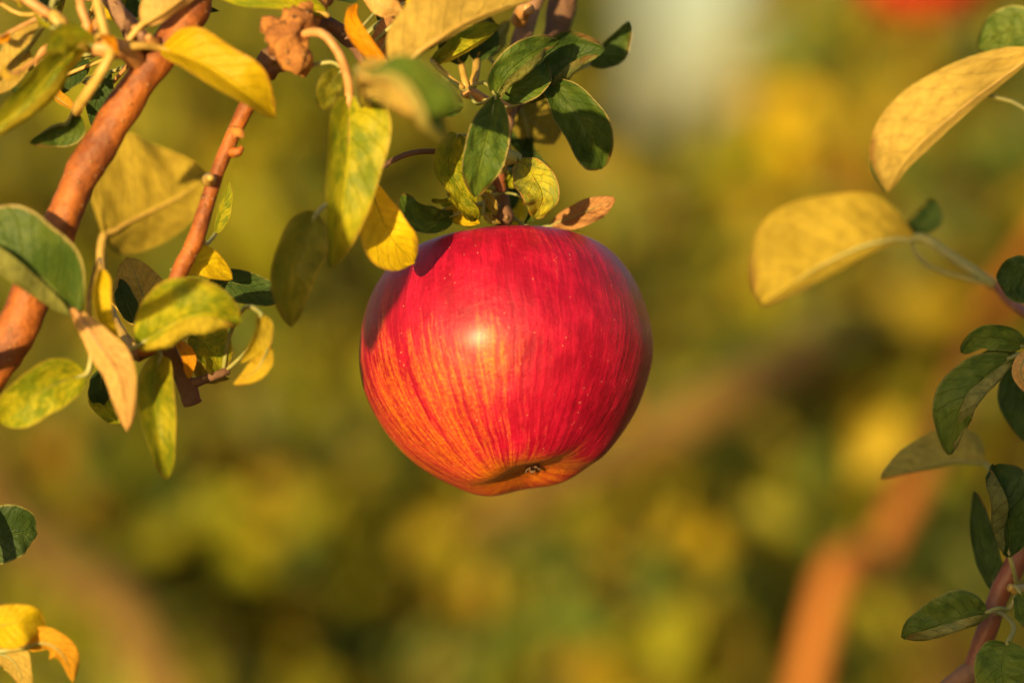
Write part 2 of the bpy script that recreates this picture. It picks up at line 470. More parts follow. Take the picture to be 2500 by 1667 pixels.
def before_limb(p):
    d = p - CAM
    dep = d.dot(FWD)
    if not 1.5 < dep < 2.17: return False
    k = SENSOR / LENS * dep / 2500.0
    q = Vector((1250 + d.dot(RIGHT) / k, 833.5 - d.dot(UP) / k))
    if 1170 < q.y < 1290 and q.x > 2120: return False
    for a, b in (((1950, 1760), (2255, 1150)), ((1300, 1210), (1870, 920))):
        a, b = Vector(a), Vector(b)
        f = max(0, min(1, (q - a).dot(b - a) / (b - a).length_squared))
        if (a.lerp(b, f) - q).length < 95: return True
    return False

def orchard_tree(label, limbs, crown, n_single, n_mass, size, seed, bark='bark_tree', gaps=-0.22):
    """limbs: list of (world points, radii); crown: list of (centre, radii xyz) leafy volumes"""
    rng = random.Random(seed)
    base = Vector(limbs[0][0][0])
    t = thing('apple_tree', label, 'tree', base, 'orchard trees behind the apple')
    wood = []
    for i, (pts, rad) in enumerate(limbs):
        tube('trunk' if i == 0 else 'limb', t, M[bark], pts, rad, nseg=14, nlen=(len(pts) - 1) * 8, lump=0.10, seed=seed + i, lfreq=14.0)
        wood += crom([Vector(p) for p in pts], 30)
    mass_v, mass_f, mass_uv, mass_m = [], [], [], []
    mats = BGM
    tot = n_single + n_mass
    spots = []
    while len(spots) < tot:
        cen, rr = rng.choice(crown)
        v = Vector((rng.gauss(0, .5), rng.gauss(0, .5), rng.gauss(0, .5)))
        p = Vector(cen) + Vector((v.x * rr[0], v.y * rr[1], v.z * rr[2]))
        if p.z < 0.3 or in_gap(p) or before_limb(p): continue
        if noise.noise(p * 7.0 + Vector((seed, 0, 0))) < gaps: continue        # gaps between sprays
        spots.append(p)
    # the ones that show largest: nearest, inside the view
    def show(p):
        d = p - CAM; dep = d.dot(FWD); k = SENSOR / LENS * dep / 2500.0
        px, py = d.dot(RIGHT) / k, d.dot(UP) / k
        return (0 if abs(px) < 1450 and abs(py) < 1000 else 100) + dep
    spots.sort(key=show)
    for i, p in enumerate(spots):
        kind = tint(p, rng)
        s = size * rng.uniform(0.7, 1.25)
        # blades hang and turn their faces to the light and outward
        face = (to_sun * 0.6 + Vector((rng.gauss(0, .7), rng.gauss(0, .7), rng.gauss(0.45, .5)))).normalized()
        ydir = Vector((rng.gauss(0, .7), rng.gauss(0, .7), rng.gauss(-.5, .6)))
        ydir = (ydir - face * ydir.dot(face)).normalized()
        xdir = ydir.cross(face)
        rot = Matrix((xdir, ydir, face)).transposed()
        k = rng.randrange(5)
        if i < n_single:
            o = bpy.data.objects.new('leaf', LM[kind, k]); COL.objects.link(o)
            o.parent = t
            o.matrix_local = Matrix.Translation(p - base) @ rot.to_4x4() @ Matrix.Scale(s, 4)
        else:
            vs, fs, uvs = SHAPES[k]
            b = len(mass_v)
            mass_v += [rot @ (v * s) + p for v in vs]
            mass_f += [tuple(x + b for x in f) for f in fs]
            mass_uv += uvs; mass_m += [mats.index(kind)] * len(fs)
    if mass_v:
        me = mesh_from('crown', mass_v, mass_f, base, True, mass_uv)
        for m_ in mats: me.materials.append(M[m_])
        me.polygons.foreach_set('material_index', mass_m)
        o = link('crown', me, None, t, base); o['kind'] = 'stuff'
    return t

def dn(p, dx=0.0, dy=0.0):        # a trunk foot on the ground below
    return (p.x + dx, p.y + dy, -0.02)

def near(px, py, d): return at(px, py, d - 0.55)
# tree with the orange sunlit limb, lower right
a, b, c = near(1950, 1760, 2.55), near(2126, 1385, 2.6), near(2255, 1150, 2.65)
orchard_tree('orchard tree with sunlit orange limb leaning right at the lower right of the picture',
    [([dn(a, -.16), a + Vector((-.12, 0, -.7)), a, b, c, near(2340, 960, 2.75), near(2400, 800, 2.85)], [0.0360, 0.0304, 0.0082, 0.0078, 0.0072, 0.0056, 0.0024]),
     ([a + Vector((-.12, 0, -.7)), near(1500, 1900, 2.75), near(1560, 1500, 2.85), near(1500, 900, 3.0)], [0.0240, 0.0128, 0.0064, 0.0040]),
     ([near(2400, 800, 2.85), near(2720, 250, 2.65), near(2620, -230, 2.48), near(2262, -350, 2.45), near(1950, -430, 2.45)], [0.0050, 0.0048, 0.0042, 0.0036, 0.0020])],
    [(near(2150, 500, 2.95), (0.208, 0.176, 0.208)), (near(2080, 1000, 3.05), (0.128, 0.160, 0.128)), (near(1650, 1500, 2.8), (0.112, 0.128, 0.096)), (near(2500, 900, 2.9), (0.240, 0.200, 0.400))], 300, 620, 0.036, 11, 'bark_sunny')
# tree with the brown limb crossing behind the apple
b = near(1870, 920, 2.72); a = near(2900, 620, 3.5)
orchard_tree('orchard tree with brown limb slanting down below and right of the apple',
    [([dn(a, .15), a + Vector((.12, 0, -.8)), a, near(2820, 100, 3.5), near(2700, -600, 3.5)], [0.0480, 0.0400, 0.0320, 0.0200, 0.0096]),
     ([a, near(2350, 700, 3.1), b, near(1560, 1090, 2.66), near(1270, 1220, 2.62), near(1120, 1290, 2.6)], [0.0240, 0.0152, 0.0132, 0.0120, 0.0088, 0.0040]),
     ([a + Vector((.12, 0, -.8)), near(1560, 2100, 3.2), near(640, 1850, 3.2), near(560, 1300, 3.2), near(560, 700, 3.3), near(800, 0, 3.4)], [0.0320, 0.0192, 0.0160, 0.0096, 0.0080, 0.0048])],
    [(near(1150, 500, 3.3), (0.272, 0.200, 0.208)), (near(700, 600, 3.2), (0.208, 0.176, 0.256)), (near(1300, 1380, 3.3), (0.240, 0.160, 0.144)), (near(1900, 350, 3.4), (0.144, 0.160, 0.128)),
     (near(800, 1350, 3.1), (0.176, 0.160, 0.128))], 300, 1000, 0.036, 23)
# tree with the limb at the lower left
a, b = near(-60, 1130, 2.95), near(380, 1640, 2.7)
orchard_tree('orchard tree with brown limb leaning left at the lower left of the picture',
    [([dn(b, .22), b + Vector((.1, 0, -.3)), b, near(160, 1390, 2.8), a, near(-150, 500, 3.0)], [0.0400, 0.0320, 0.0128, 0.0124, 0.0112, 0.0072])],
    [(near(150, 700, 3.1), (0.240, 0.200, 0.288)), (near(250, 200, 3.1), (0.240, 0.200, 0.160)), (near(500, 1350, 3.0), (0.176, 0.160, 0.128)), (near(50, 1450, 3.1), (0.160, 0.160, 0.128))], 300, 700, 0.036, 37)
# second row
for i, (px, dep, sd, lab) in enumerate(((300, 4.7, 41, 'second row orchard tree behind the left branches'),
                                        (1200, 5.0, 43, 'second row orchard tree straight behind the red apple'),
                                        (2250, 4.8, 47, 'second row orchard tree behind the leaves at the right edge'))):
    f = at(px, 833, dep)
    k = SENSOR / LENS * dep / 2500.0
    orchard_tree(lab, [([dn(f), (f.x, f.y, .7), (f.x + .05, f.y, 1.4), (f.x - .04, f.y + .05, 2.3)], [.07, .06, .045, .015]),
                       ([(f.x, f.y, .8), (f.x + .35, f.y + .1, 1.4), (f.x + .5, f.y + .1, 2.1)], [.04, .03, .012]),
                       ([(f.x, f.y, .8), (f.x - .35, f.y + .1, 1.4), (f.x - .5, f.y + .1, 2.1)], [.04, .03, .012])],
                 [(f + Vector((0, .1, .05)), (.50, .4, .45)), (f + Vector((-.35, .1, .3)), (.45, .4, .4)), (f + Vector((.35, .1, .3)), (.45, .4, .4)),
                  (f + Vector((0, .15, -.45)), (.6, .4, .35))], 260, 2300, 0.058, sd)
# far rows: crowns of many small leaves
for i in range(5):
    x = (-3.2, -1.5, 0.15, 2.0, 3.6)[i]; y = (10.5, 9.6, 10.2, 9.8, 10.6)[i]
    lab = ('far orchard tree seen between the left branches', 'far orchard tree left of the apple', 'far orchard tree behind the apple',
           'far orchard tree right of the pale sky gap', 'far orchard tree beyond the right edge leaves')[i]
    f = Vector((x, y, 2.2))
    orchard_tree(lab, [([(x, y, -.02), (x, y, .9), (x + .1, y, 2.0), (x, y, 3.2)], [.1, .085, .06, .02])],
                 [(f, (1.0, .7, .9)), (f + Vector((.5, 0, .5)), (.7, .6, .8)), (f + Vector((-.5, 0, .4)), (.7, .6, .8)), (f + Vector((0, 0, -.9)), (1.0, .6, .6))], 0, 2600, 0.115, 60 + i)

for x, y, sd, lab in ((-2.7, 2.3, 91, 'orchard tree beside the path left of the viewer'), (2.8, 2.2, 92, 'orchard tree beside the path right of the viewer'), (1.9, -1.6, 93, 'orchard tree behind the viewer on the right'),
                      (2.05, 3.7, 94, 'orchard tree off to the right beyond the edge leaves'), (-2.05, 3.7, 95, 'orchard tree off to the left beyond the edge leaves'), (2.7, .6, 96, 'orchard tree level with the viewer on the right')):
    f = Vector((x, y, 1.75))
    orchard_tree(lab, [([(x, y, -.02), (x, y, .7), (x + .05, y, 1.4), (x - .04, y + .05, 2.5)], [.07, .06, .045, .015]),
                       ([(x, y, .8), (x + .35, y + .1, 1.4), (x + .5, y + .1, 2.2)], [.04, .03, .012]), ([(x, y, .8), (x - .35, y + .1, 1.4), (x - .5, y + .1, 2.2)], [.04, .03, .012])],
                 [(f, (.75, .75, .9)), (f + Vector((0, 0, .5)), (.7, .8, .8)), (f - Vector((0, 0, .6)), (.6, .7, .5))], 0, 2200, 0.066, sd)
# an unseen tree added at the viewer's back: its crown keeps the evening sun off the right edge leaves
g = P(2410, 1080) + to_sun * 1.75
orchard_tree('unseen added tree behind the viewer, shaped to shade the right edge leaves',
             [([(g.x - .5, g.y - .35, -.02), (g.x - .48, g.y - .3, .8), (g.x - .3, g.y - .12, 1.35), (g.x - .05, g.y, g.z - .12), (g.x, g.y, g.z + .10)], [.05, .045, .03, .012, .004])],
             [(g + RIGHT * -.002, (.042, .04, .10)), (g + UP * .045, (.04, .04, .05)), (g - UP * .06, (.042, .04, .06))], 160, 0, 0.045, 83, gaps=-9)

# ------------------------------------------------------------------ the apple
def apple_mat(calyx_dir):
    t = NT('apple_skin')
    oc = t.node('ShaderNodeTexCoord').outputs['Object']      # local axes: +z towards the stem, unit = apple radius
    x, y, z = t.sep(oc)
    r = t.math('SQRT', t.math('ADD', t.math('MULTIPLY', x, x), t.math('ADD', t.math('MULTIPLY', y, y), 1e-5)))
    cx, cy = t.math('DIVIDE', x, r), t.math('DIVIDE', y, r)
    wob = t.math('MULTIPLY', t.math('SUBTRACT', t.noise(oc, 3.0, 3, 0.5), 0.5), 0.10)
    def streak(f, zf, detail, rough):
        return t.noise(t.comb(t.math('MULTIPLY', t.math('ADD', cx, wob), f), t.math('MULTIPLY', cy, f), t.math('MULTIPLY', z, zf)), 1.0, detail, rough)
    s1 = streak(6.0, 0.9, 4, 0.6)
    s2 = streak(24.0, 1.7, 4, 0.65)
    s3 = streak(64.0, 9.0, 3, 0.65)
    fine = t.noise(oc, 42.0, 4, 0.65)
    # where the skin stayed yellow: a cheek low on the left, and the calyx basin
    side = t.math('ADD', t.math('MULTIPLY', x, -0.80), t.math('ADD', t.math('MULTIPLY', y, -0.40), t.math('MULTIPLY', z, -0.85)))
    low = t.math('SUBTRACT', 1.0, t.step(z, -0.85, -0.55))
    bx = t.math('ADD', x, -0.15)
    bd = t.math('SQRT', t.math('ADD', t.math('MULTIPLY', bx, bx), t.math('MULTIPLY', y, y)))
    ring = t.math('MULTIPLY', low, t.math('SUBTRACT', 1.0, t.step(bd, 0.16, 0.60)))
    gx = t.math('ADD', x, 0.15); gz = t.math('ADD', z, 0.22)
    gd = t.math('SQRT', t.math('ADD', t.math('MULTIPLY', gx, gx), t.math('MULTIPLY', gz, gz)))
    glow_patch = t.math('MULTIPLY', t.math('MULTIPLY', t.math('SUBTRACT', 1.0, t.step(gd, 0.06, 0.42)), t.step(t.math('MULTIPLY', y, -1.0), 0.0, 0.5)), 0.17)  # yellow patch painted under the highlight to warm its glow
    yl = t.math('ADD', glow_patch, t.math('ADD', t.math('MULTIPLY', t.step(side, 0.40, 1.40), 0.32), t.math('MULTIPLY', ring, 0.38)))
    st = t.math('ADD', t.math('MULTIPLY', s1, 0.40), t.math('ADD', t.math('MULTIPLY', s2, 0.60), t.math('MULTIPLY', t.math('SUBTRACT', s3, 0.5), 0.36)))
    st = t.math('ADD', st, t.math('MULTIPLY', t.math('SUBTRACT', fine, 0.5), 0.20))
    m = t.step(t.math('ADD', yl, st), 0.60, 1.00)
    blot = t.noise(oc, 4.5, 4, 0.6)
    red = t.mix(t.step(t.math('ADD', t.math('MULTIPLY', s2, 0.55), t.math('MULTIPLY', blot, 0.45)), 0.40, 0.62), c4((0.27, 0.001, 0.018)), c4((0.43, 0.003, 0.032)))
    red = t.mix(t.math('MULTIPLY', t.math('MULTIPLY', t.step(s3, 0.40, 0.7), t.step(blot, 0.35, 0.65)), 0.5), red, c4((0.54, 0.018, 0.05)))
    yel = t.mix(t.step(fine, 0.3, 0.7), c4((0.62, 0.115, 0.005)), c4((0.70, 0.22, 0.010)))
    col = t.mix(m, red, yel)
    # lenticels and a few scuffs
    vo = t.node('ShaderNodeTexVoronoi'); t.put(vo.inputs['Vector'], oc); vo.inputs['Scale'].default_value = 19.0
    vd = t.math('ADD', vo.outputs['Distance'], t.math('MULTIPLY', t.noise(oc, 11.0, 2, 0.5), 0.10))
    dot = t.math('SUBTRACT', 1.0, t.step(vd, 0.09, 0.15))
    dot = t.math('MULTIPLY', dot, t.step(t.noise(oc, 9.0, 2, 0.5), 0.36, 0.58))
    col = t.mix(t.math('MULTIPLY', dot, 0.75), col, c4((0.85, 0.45, 0.28)))
    sc = t.step(t.noise(oc, 7.5, 8, 0.78), 0.665, 0.70)
    col = t.mix(t.math('MULTIPLY', sc, 0.35), col, c4((0.72, 0.30, 0.16)))
    top = t.math('MULTIPLY', t.step(z, 0.35, 0.62), t.math('SUBTRACT', 1.0, t.step(r, 0.12, 0.45)))
    col = t.mix(top, col, c4((0.34, 0.20, 0.05)))
    p = t.node('ShaderNodeBsdfPrincipled')
    t.put(p.inputs['Base Color'], col)
    t.put(p.inputs['Roughness'], t.math('MULTIPLY_ADD', fine, 0.12, 0.40))
    p.inputs['Specular IOR Level'].default_value = 0.22
    p.inputs['Subsurface Weight'].default_value = 0.04
    p.inputs['Subsurface Radius'].default_value = (1.0, 0.25, 0.1); p.inputs['Subsurface Scale'].default_value = 0.003
    p.inputs['Coat Weight'].default_value = 0.46; p.inputs['Coat Roughness'].default_value = 0.32; p.inputs['Coat IOR'].default_value = 1.40
    hb = t.math('ADD', t.math('ADD', t.math('MULTIPLY', t.noise(oc, 120.0, 2, 0.5), 0.4), t.math('ADD', t.math('MULTIPLY', s2, 1.1), t.math('MULTIPLY', t.noise(oc, 16.0, 3, 0.6), 0.9))), t.math('ADD', t.math('MULTIPLY', t.noise(oc, 5.0, 3, 0.5), 2.0), t.math('MULTIPLY', dot, 0.5)))
    t.put(p.inputs['Normal'], t.bump(hb, 0.22, 0.014))
    return t.out(p.outputs[0])

AR = 357 * PX
AC = P(1235, 868)
def bend(p):
    # the lower half leans, so that the calyx sits right of the middle
    t = max(0.0, min(1.0, (0.15 - p.z) / 0.95))
    a = R(9) * t * t * (3 - 2 * t)
    return Vector((p.x * math.cos(a) - p.z * math.sin(a), p.y, p.x * math.sin(a) + p.z * math.cos(a)))
def apple_point(th, q):
    prof = [(0.0, .40), (.05, .40), (.10, .45), (.17, .56), (.28, .675), (.42, .735), (.60, .732), (.765, .655), (.895, .48), (.970, .27), (1.0, .06), (.98, -.14), (.905, -.345), (.805, -.52), (.69, -.655), (.585, -.752),
            (.495, -.820), (.415, -.855), (.335, -.862), (.25, -.850), (.165, -.828), (.08, -.812), (0.0, -.81)]
    n = len(prof) - 1
    k = min(int(q * n), n - 1); f = q * n - k
    g = lambda i: Vector((prof[max(0, min(n, i))][0], 0, prof[max(0, min(n, i))][1]))
    p0, p1, p2, p3 = g(k - 1), g(k), g(k + 1), g(k + 2)
    p = 0.5 * ((2 * p1) + (p2 - p0) * f + (2 * p0 - 5 * p1 + 4 * p2 - p3) * f * f + (3 * p1 - p0 - 3 * p2 + p3) * f ** 3)
    r, z = max(0.0, p.x), p.z
    lob = math.cos(5 * th + 0.6)
    lowk = max(0, -z) ** 1.5
    z += -0.014 * lob * lowk * math.exp(-((r - .45) / .25) ** 2)
    r *= 1 + 0.010 * lob * lowk + 0.012 * math.cos(2 * th + 1.0) + 0.012 * math.sin(3 * th + .4)
    return bend(Vector((r * math.cos(th), r * math.sin(th), z)))
def make_apple():
    nt, nq = 160, 130
    vs, fs = [], []
    for i in range(nq + 1):
        for j in range(nt):
            vs.append(apple_point(2 * math.pi * j / nt, i / nq))
    for i in range(nq):
        for j in range(nt):
            a, b = i * nt + j, i * nt + (j + 1) % nt
            fs.append((a, a + nt, b + nt, b))
    me = bpy.data.meshes.new('apple'); me.from_pydata(vs, [], fs)
    me.polygons.foreach_set('use_smooth', [True] * len(me.polygons)); me.update()
    o = bpy.data.objects.new('apple', me); COL.objects.link(o); me.materials.append(apple_mat(None))
    o.location = AC; o.scale = (AR,) * 3
    # calyx end tipped towards the viewer and a little to the right
    tilt = R(17); roll = R(-4)
    o.rotation_euler = (Matrix.Rotation(PITCH, 3, 'X') @ Matrix.Rotation(roll, 3, 'Y') @ Matrix.Rotation(-tilt, 3, 'X')).to_euler()
    o['label'] = 'ripe red apple with yellow striped cheek hanging below the leafy twig'
    o['category'] = 'apple'
    o['wloc'] = list(AC)
    bpy.context.view_layer.update()
    mw = o.matrix_world.copy()
    def child(name, vs, fs, mat):
        me = bpy.data.meshes.new(name); me.from_pydata(vs, [], fs); me.polygons.foreach_set('use_smooth', [True] * len(me.polygons)); me.update()
        me.materials.append(mat)
        c = bpy.data.objects.new(name, me); COL.objects.link(c); c.parent = o
        return c
    top = mw.inverted() @ P(1226, 545, -2)
    v, f, _ = tube_data([Vector((0, 0, .38)), Vector((0.0, 0.0, .62)), top], [.030, .028, .045], nseg=10, nlen=10)
    child('stem', v, f, M['bark_dark'])
    # dried sepals in the calyx basin
    rng = random.Random(5)
    for k in range(5):
        a = 2 * math.pi * k / 5 + .3
        d = Vector((math.cos(a), math.sin(a), 0)); s_ = Vector((-math.sin(a), math.cos(a), 0))
        h = rng.uniform(.8, 1.2)
        c_ = [d * .035 + Vector((0, 0, -.80)), d * .040 + Vector((0, 0, -.818)), d * .038 * h + Vector((0, 0, -.832)), d * .052 * h + s_ * .02 + Vector((0, 0, -.840))]
        v, f = [], []
        for i, p in enumerate(c_):
            ww = (.022, .024, .015, .003)[i]
            for e in (-1, 1):
                for tz in (0, 1):
                    v.append(p + s_ * (ww * e) + d * (.006 * tz))
        v = [bend(q_) for q_ in v]
        for i in range(3):
            b = i * 4
            f += [(b, b + 2, b + 6, b + 4), (b + 1, b + 5, b + 7, b + 3), (b, b + 4, b + 5, b + 1), (b + 2, b + 3, b + 7, b + 6)]
        child('sepal', v, f, M['bark_brown'])
    return o
apple = make_apple()
# another apple of the row behind, at the top right
far = apple.copy(); COL.objects.link(far)
far.location = at(2262, -158, 1.9)
far.rotation_euler = (Matrix.Rotation(R(8), 3, 'X') @ Matrix.Rotation(R(66), 3, 'Z')).to_euler()
far['label'] = 'blurred orange red apple hanging at the top right edge'
for ch in apple.children:
    c = ch.copy(); COL.objects.link(c); c.parent = far

# ------------------------------------------------------------------ branch A: thick orange-brown branch, upper left
t = thing('apple_branch', 'thick orange brown branch slanting down the left side with yellowing leaves', 'branch', P(236, 366, 50), 'apple branches in front')
A = Plant(t)
A.stem('limb', 'bark_orange', [(500, -80, 45), (455, 46, 48), (349, 185, 50), (236, 366, 50), (164, 505, 50), (110, 640, 50), (50, 783, 50), (-20, 900, 50), (-130, 1080, 48)],
       [40, 42, 40, 42, 43, 46, 48, 50, 52], lump=0.18, lfreq=90.0, nseg=24, nlen=120)
A.stem('spur', 'stalk_pink', [(335, 150, 52), (305, 125, 60), (268, 118, 64), (215, 112, 64)], [24, 22, 25, 17])
A.stem('spur', 'bark_brown', [(340, 130, 40), (320, 70, 45), (290, 30, 45), (250, -30, 40)], [26, 24, 20, 18])
A.stem('bud', 'stalk_tan', [(120, 30, 60), (132, 42, 62), (146, 58, 62), (165, 75, 60), (205, 110, 60)], [8, 17, 20, 13, 12])
A.leaf('yellow', [(392, 118, 55), (480, 150, 62), (590, 222, 64), (674, 288, 56)], 78, 55, 8, (5, 55), (10, -10), [(300, 118, 62), (345, 112, 60)], 10, 'stalk_tan')
A.leaf('lime', [(205, 108, 62), (130, 170, 66), (50, 260, 68), (-50, 350, 66)], 80, 62, 10, (20, 30), (130, 25), [(232, 112, 64)], 9, 'stalk_tan')
A.leaf('lime', [(225, 112, 66), (180, 92, 72), (140, 100, 76), (110, 125, 78)], 40, 40, 30, (10, 10), (0, 0), [(262, 116, 64)], 7)
A.leaf('tan', [(95, 52, 50), (45, 70, 52), (5, 120, 52), (-30, 200, 50)], 45, 40, 120, (40, 20), pet=[(146, 55, 60)])
A.leaf('tan', [(70, 120, 46), (30, 170, 48), (-10, 230, 50)], 34, 30, 150, (30, 30))
A.leaf('deep', [(215, 140, 30), (165, 180, 28), (95, 238, 24)], 38, 38, 20)
A.leaf('deep', [(258, 165, 25), (240, 230, 25), (225, 310, 22)], 36, 30, -10)
A.leaf('green', [(188, 272, 50), (165, 305, 46), (120, 320, 46), (72, 348, 50)], 46, 34, 10, (10, 40), (0, 70), [(268, 140, 66), (225, 212, 64), (190, 264, 56)], 13, 'stalk_tan')
A.leaf('orange', [(110, 205, 30), (140, 240, 34), (190, 275, 36)], 22, 18, 150, (40, 40))
A.leaf('lime', [(232, -40, 60), (220, -120, 60), (190, -220, 55)], 70, 70, 20, pet=[(262, 105, 66), (246, 40, 66), (236, -5, 64)], pr=12, stalk='stalk_tan')
A.leaf('yellow', [(40, -20, 60), (-10, -90, 60), (-60, -160, 60)], 60, 60, 10, pet=[(125, 40, 62), (80, 10, 62)], pr=12, stalk='stalk_pink')
A.leaf('yellow', [(195, -30, 56), (170, -110, 56), (120, -190, 50)], 60, 60, -10, pet=[(215, 70, 60), (198, 20, 60)], pr=11, stalk='stalk_pink')
A.leaf('olive', [(150, -10, 50), (140, 30, 50), (125, 60, 46)], 16, 16, 60)
A.leaf('yellow', [(300, 55, 40), (285, 20, 42), (240, -40, 42)], 34, 34, 40, (30, 30))
A.leaf('peach', [(345, 62, 60), (400, 30, 62), (480, -30, 58), (560, -90, 50)], 62, 32, 170, (10, 30), (0, 20), pr=8, stalk='stalk_tan')
A.leaf('deep', [(360, 58, 40), (430, 20, 36), (535, 28, 30)], 22, 24, 40, (30, 30))
A.leaf('deep', [(312, 50, 30), (330, 10, 30), (325, -50, 30)], 22, 22, 20)

def toward(p, d):
    """the same place moved d metres towards the sun, as (px, py, dz)"""
    q = P(*p) + to_sun * d - CAM
    dep = q.dot(FWD); k = SENSOR / LENS * dep / 2500.0
    return (1250 + q.dot(RIGHT) / k, 833.5 - q.dot(UP) / k, (D0 - dep) * 1000)
rg = random.Random(12)
for k in range(15):
    x, y = rg.uniform(20, 340), rg.uniform(-20, 215)
    if k > 9: x, y = rg.uniform(60, 300), rg.uniform(-40, 60)
    a_ = rg.uniform(0, 6.3); l_ = rg.uniform(45, 85); z_ = rg.uniform(5, 38)
    A.leaf(rg.choice(['deep', 'deep', 'green', 'olive', 'tan', 'yellow']), [(x, y, z_), (x + math.cos(a_) * l_ * .5, y + math.sin(a_) * l_ * .5, z_ + rg.uniform(-6, 6)), (x + math.cos(a_ + .4) * l_, y + math.sin(a_ + .4) * l_, z_)],
           rg.uniform(16, 30), None, rg.uniform(-70, 70), (rg.uniform(5, 45), rg.uniform(5, 45)), (rg.uniform(0, 50), rg.uniform(0, 50)), pr=5, stalk=rg.choice(['stalk_tan', 'stalk', 'stalk_pink']))
for k in range(11):
    x, y = rg.uniform(-10, 250), rg.uniform(-30, 190)
    a_ = rg.uniform(0, 6.3); l_ = rg.uniform(40, 75); z_ = rg.uniform(52, 72)
    A.leaf(rg.choice(['lime', 'yellow', 'tan', 'peach', 'lime', 'orange']), [(x, y, z_), (x + math.cos(a_) * l_ * .5, y + math.sin(a_) * l_ * .5, z_ + rg.uniform(-6, 6)), (x + math.cos(a_ + .5) * l_, y + math.sin(a_ + .5) * l_, z_)],
           rg.uniform(13, 22), None, rg.uniform(-80, 80), (rg.uniform(15, 55), rg.uniform(15, 55)), (rg.uniform(0, 50), rg.uniform(0, 50)), pr=5, stalk=rg.choice(['stalk_tan', 'stalk', 'stalk_pink']), wave=.8)
for k in range(6):
    x, y = rg.uniform(300, 390), rg.uniform(70, 130)
    A.stem('bud', rg.choice(['bark_brown', 'stalk_pink', 'bark_dark']), [(x, y, 46), (x - 14, y - 12, 56), (x - 24, y - 26, 60)], [13, 15, 6], lump=0.4)
A.stem('limb', 'bark_orange', [(-20, 900, 50), (-300, 760, 150), (-460, 560, 240), (-520, 300, 280)], [20, 18, 15, 10])  # unseen limb added out of frame to carry the shading leaf
m_ = [toward((790, 480, 66), .27), toward((740, 600, 66), .275), toward((705, 720, 66), .27), toward((700, 830, 66), .26)]
A.leaf('green', m_, 85, 75, -22, (5, 5))  # unseen leaf added towards the sun to shade the dark leaf

# ------------------------------------------------------------------ branch T: thin branch with the gnarled spur
t = thing('apple_branch', 'thin orange brown branch with gnarled spur and hanging green leaves left of the apple', 'branch', P(560, 349, 42), 'apple branches in front')
T = Plant(t)
T.stem('limb', 'bark_orange', [(330, 862, 44), (378, 842, 46), (408, 760, 46), (436, 669, 45), (475, 589, 44), (522, 446, 43), (560, 349, 42), (602, 261, 42), (650, 172, 42)],
       [12, 15, 17, 20, 20, 18, 17, 18, 20], lump=0.16)
T.stem('spur', 'bark_dark', [(636, 196, 36), (655, 165, 38), (690, 130, 40), (720, 90, 40)], [20, 32, 32, 28], lump=0.7, lfreq=210.0, nseg=24, nlen=40)
T.stem('spur', 'spur', [(745, 165, 46), (715, 130, 52), (700, 80, 50), (740, 45, 44), (800, -30, 36), (860, -120, 30)], [22, 42, 48, 40, 26, 20], lump=0.75, lfreq=210.0, nseg=24, nlen=70)
T.stem('bud', 'spur', [(571, 318, 48), (585, 325, 50), (594, 336, 50)], [10, 12, 5], lump=0.3)
T.stem('bud', 'bark_orange', [(555, 372, 42), (580, 370, 44), (592, 358, 44)], [14, 12, 5], lump=0.3)
T.stem('bud', 'stalk_tan', [(510, 440, 48), (514, 434, 56)], [16, 7], lump=0.2)
T.stem('spur', 'bark_dark', [(740, 80, 30), (800, 60, 30), (850, 95, 30), (890, 140, 35), (915, 190, 40), (910, 245, 46), (902, 300, 44)], [18, 16, 18, 20, 20, 22, 14], lump=0.35)
T.stem('spur', 'bark_dark', [(330, 868, 40), (379, 844, 38), (421, 880, 34), (452, 935, 30), (468, 985, 28)], [18, 22, 20, 20, 22], lump=0.3)
T.stem('spur', 'bark_dark', [(455, 940, 30), (490, 930, 30), (530, 915, 30), (556, 905, 28)], [16, 12, 10, 9], lump=0.3)
T.stem('spur', 'bark_brown', [(332, 866, 44), (280, 860, 50), (240, 845, 54), (215, 830, 56)], [16, 16, 15, 14], lump=0.2)
# hanging leaves beside the apple
T.leaf('lime', [(853, 235, 54), (852, 340, 60), (836, 480, 62), (808, 655, 54)], 98, 66, -6, (10, 40), (10, 25), [(724, 88, 50), (782, 80, 57), (826, 128, 58), (850, 195, 56)], 11, 'stalk_pink', peak=0.36)
T.leaf('olive', [(835, 170, 50), (800, 215, 52), (790, 270, 48)], 30, 30, 20)
T.leaf('orange', [(948, 158, 48), (905, 108, 50), (872, 55, 48), (868, 10, 42)], 40, 34, 15, (40, 40), (20, 40), pr=8, stalk='stalk_tan')
T.leaf('dry', [(915, 150, 36), (945, 90, 36), (955, 30, 32)], 34, 36, 170)
T.leaf('peach', [(885, -30, 44), (930, 15, 48), (985, 32, 46)], 36, 30, 160, pr=6)
T.leaf('yellow', [(985, 40, 40), (1040, 10, 44), (1120, -10, 40)], 38, 34, 20, (15, 20))
T.leaf('deep', [(948, 158, 26), (985, 105, 28), (1060, 32, 24)], 46, 44, 10)
T.leaf('tan', [(958, 178, 62), (1050, 108, 64), (1176, 38, 58), (1350, -18, 48)], 120, 14, 172, (8, 30), pet=[(905, 195, 52), (935, 190, 60)], pr=13, stalk='stalk_tan', peak=0.5)
T.leaf('pale', [(880, 190, 120), (955, 200, 135), (1012, 262, 140), (1032, 312, 140), (1100, 354, 130)], 120, 26, 35, (5, 90), (-10, 60), pet=[(905, 262, 46), (890, 240, 80)], pr=9, stalk='stalk_tan', peak=0.5)
T.leaf('tan', [(868, 170, 92), (905, 190, 112), (960, 215, 122), (1010, 280, 124)], 52, 52, 165, pet=[(902, 296, 46), (872, 235, 66)])
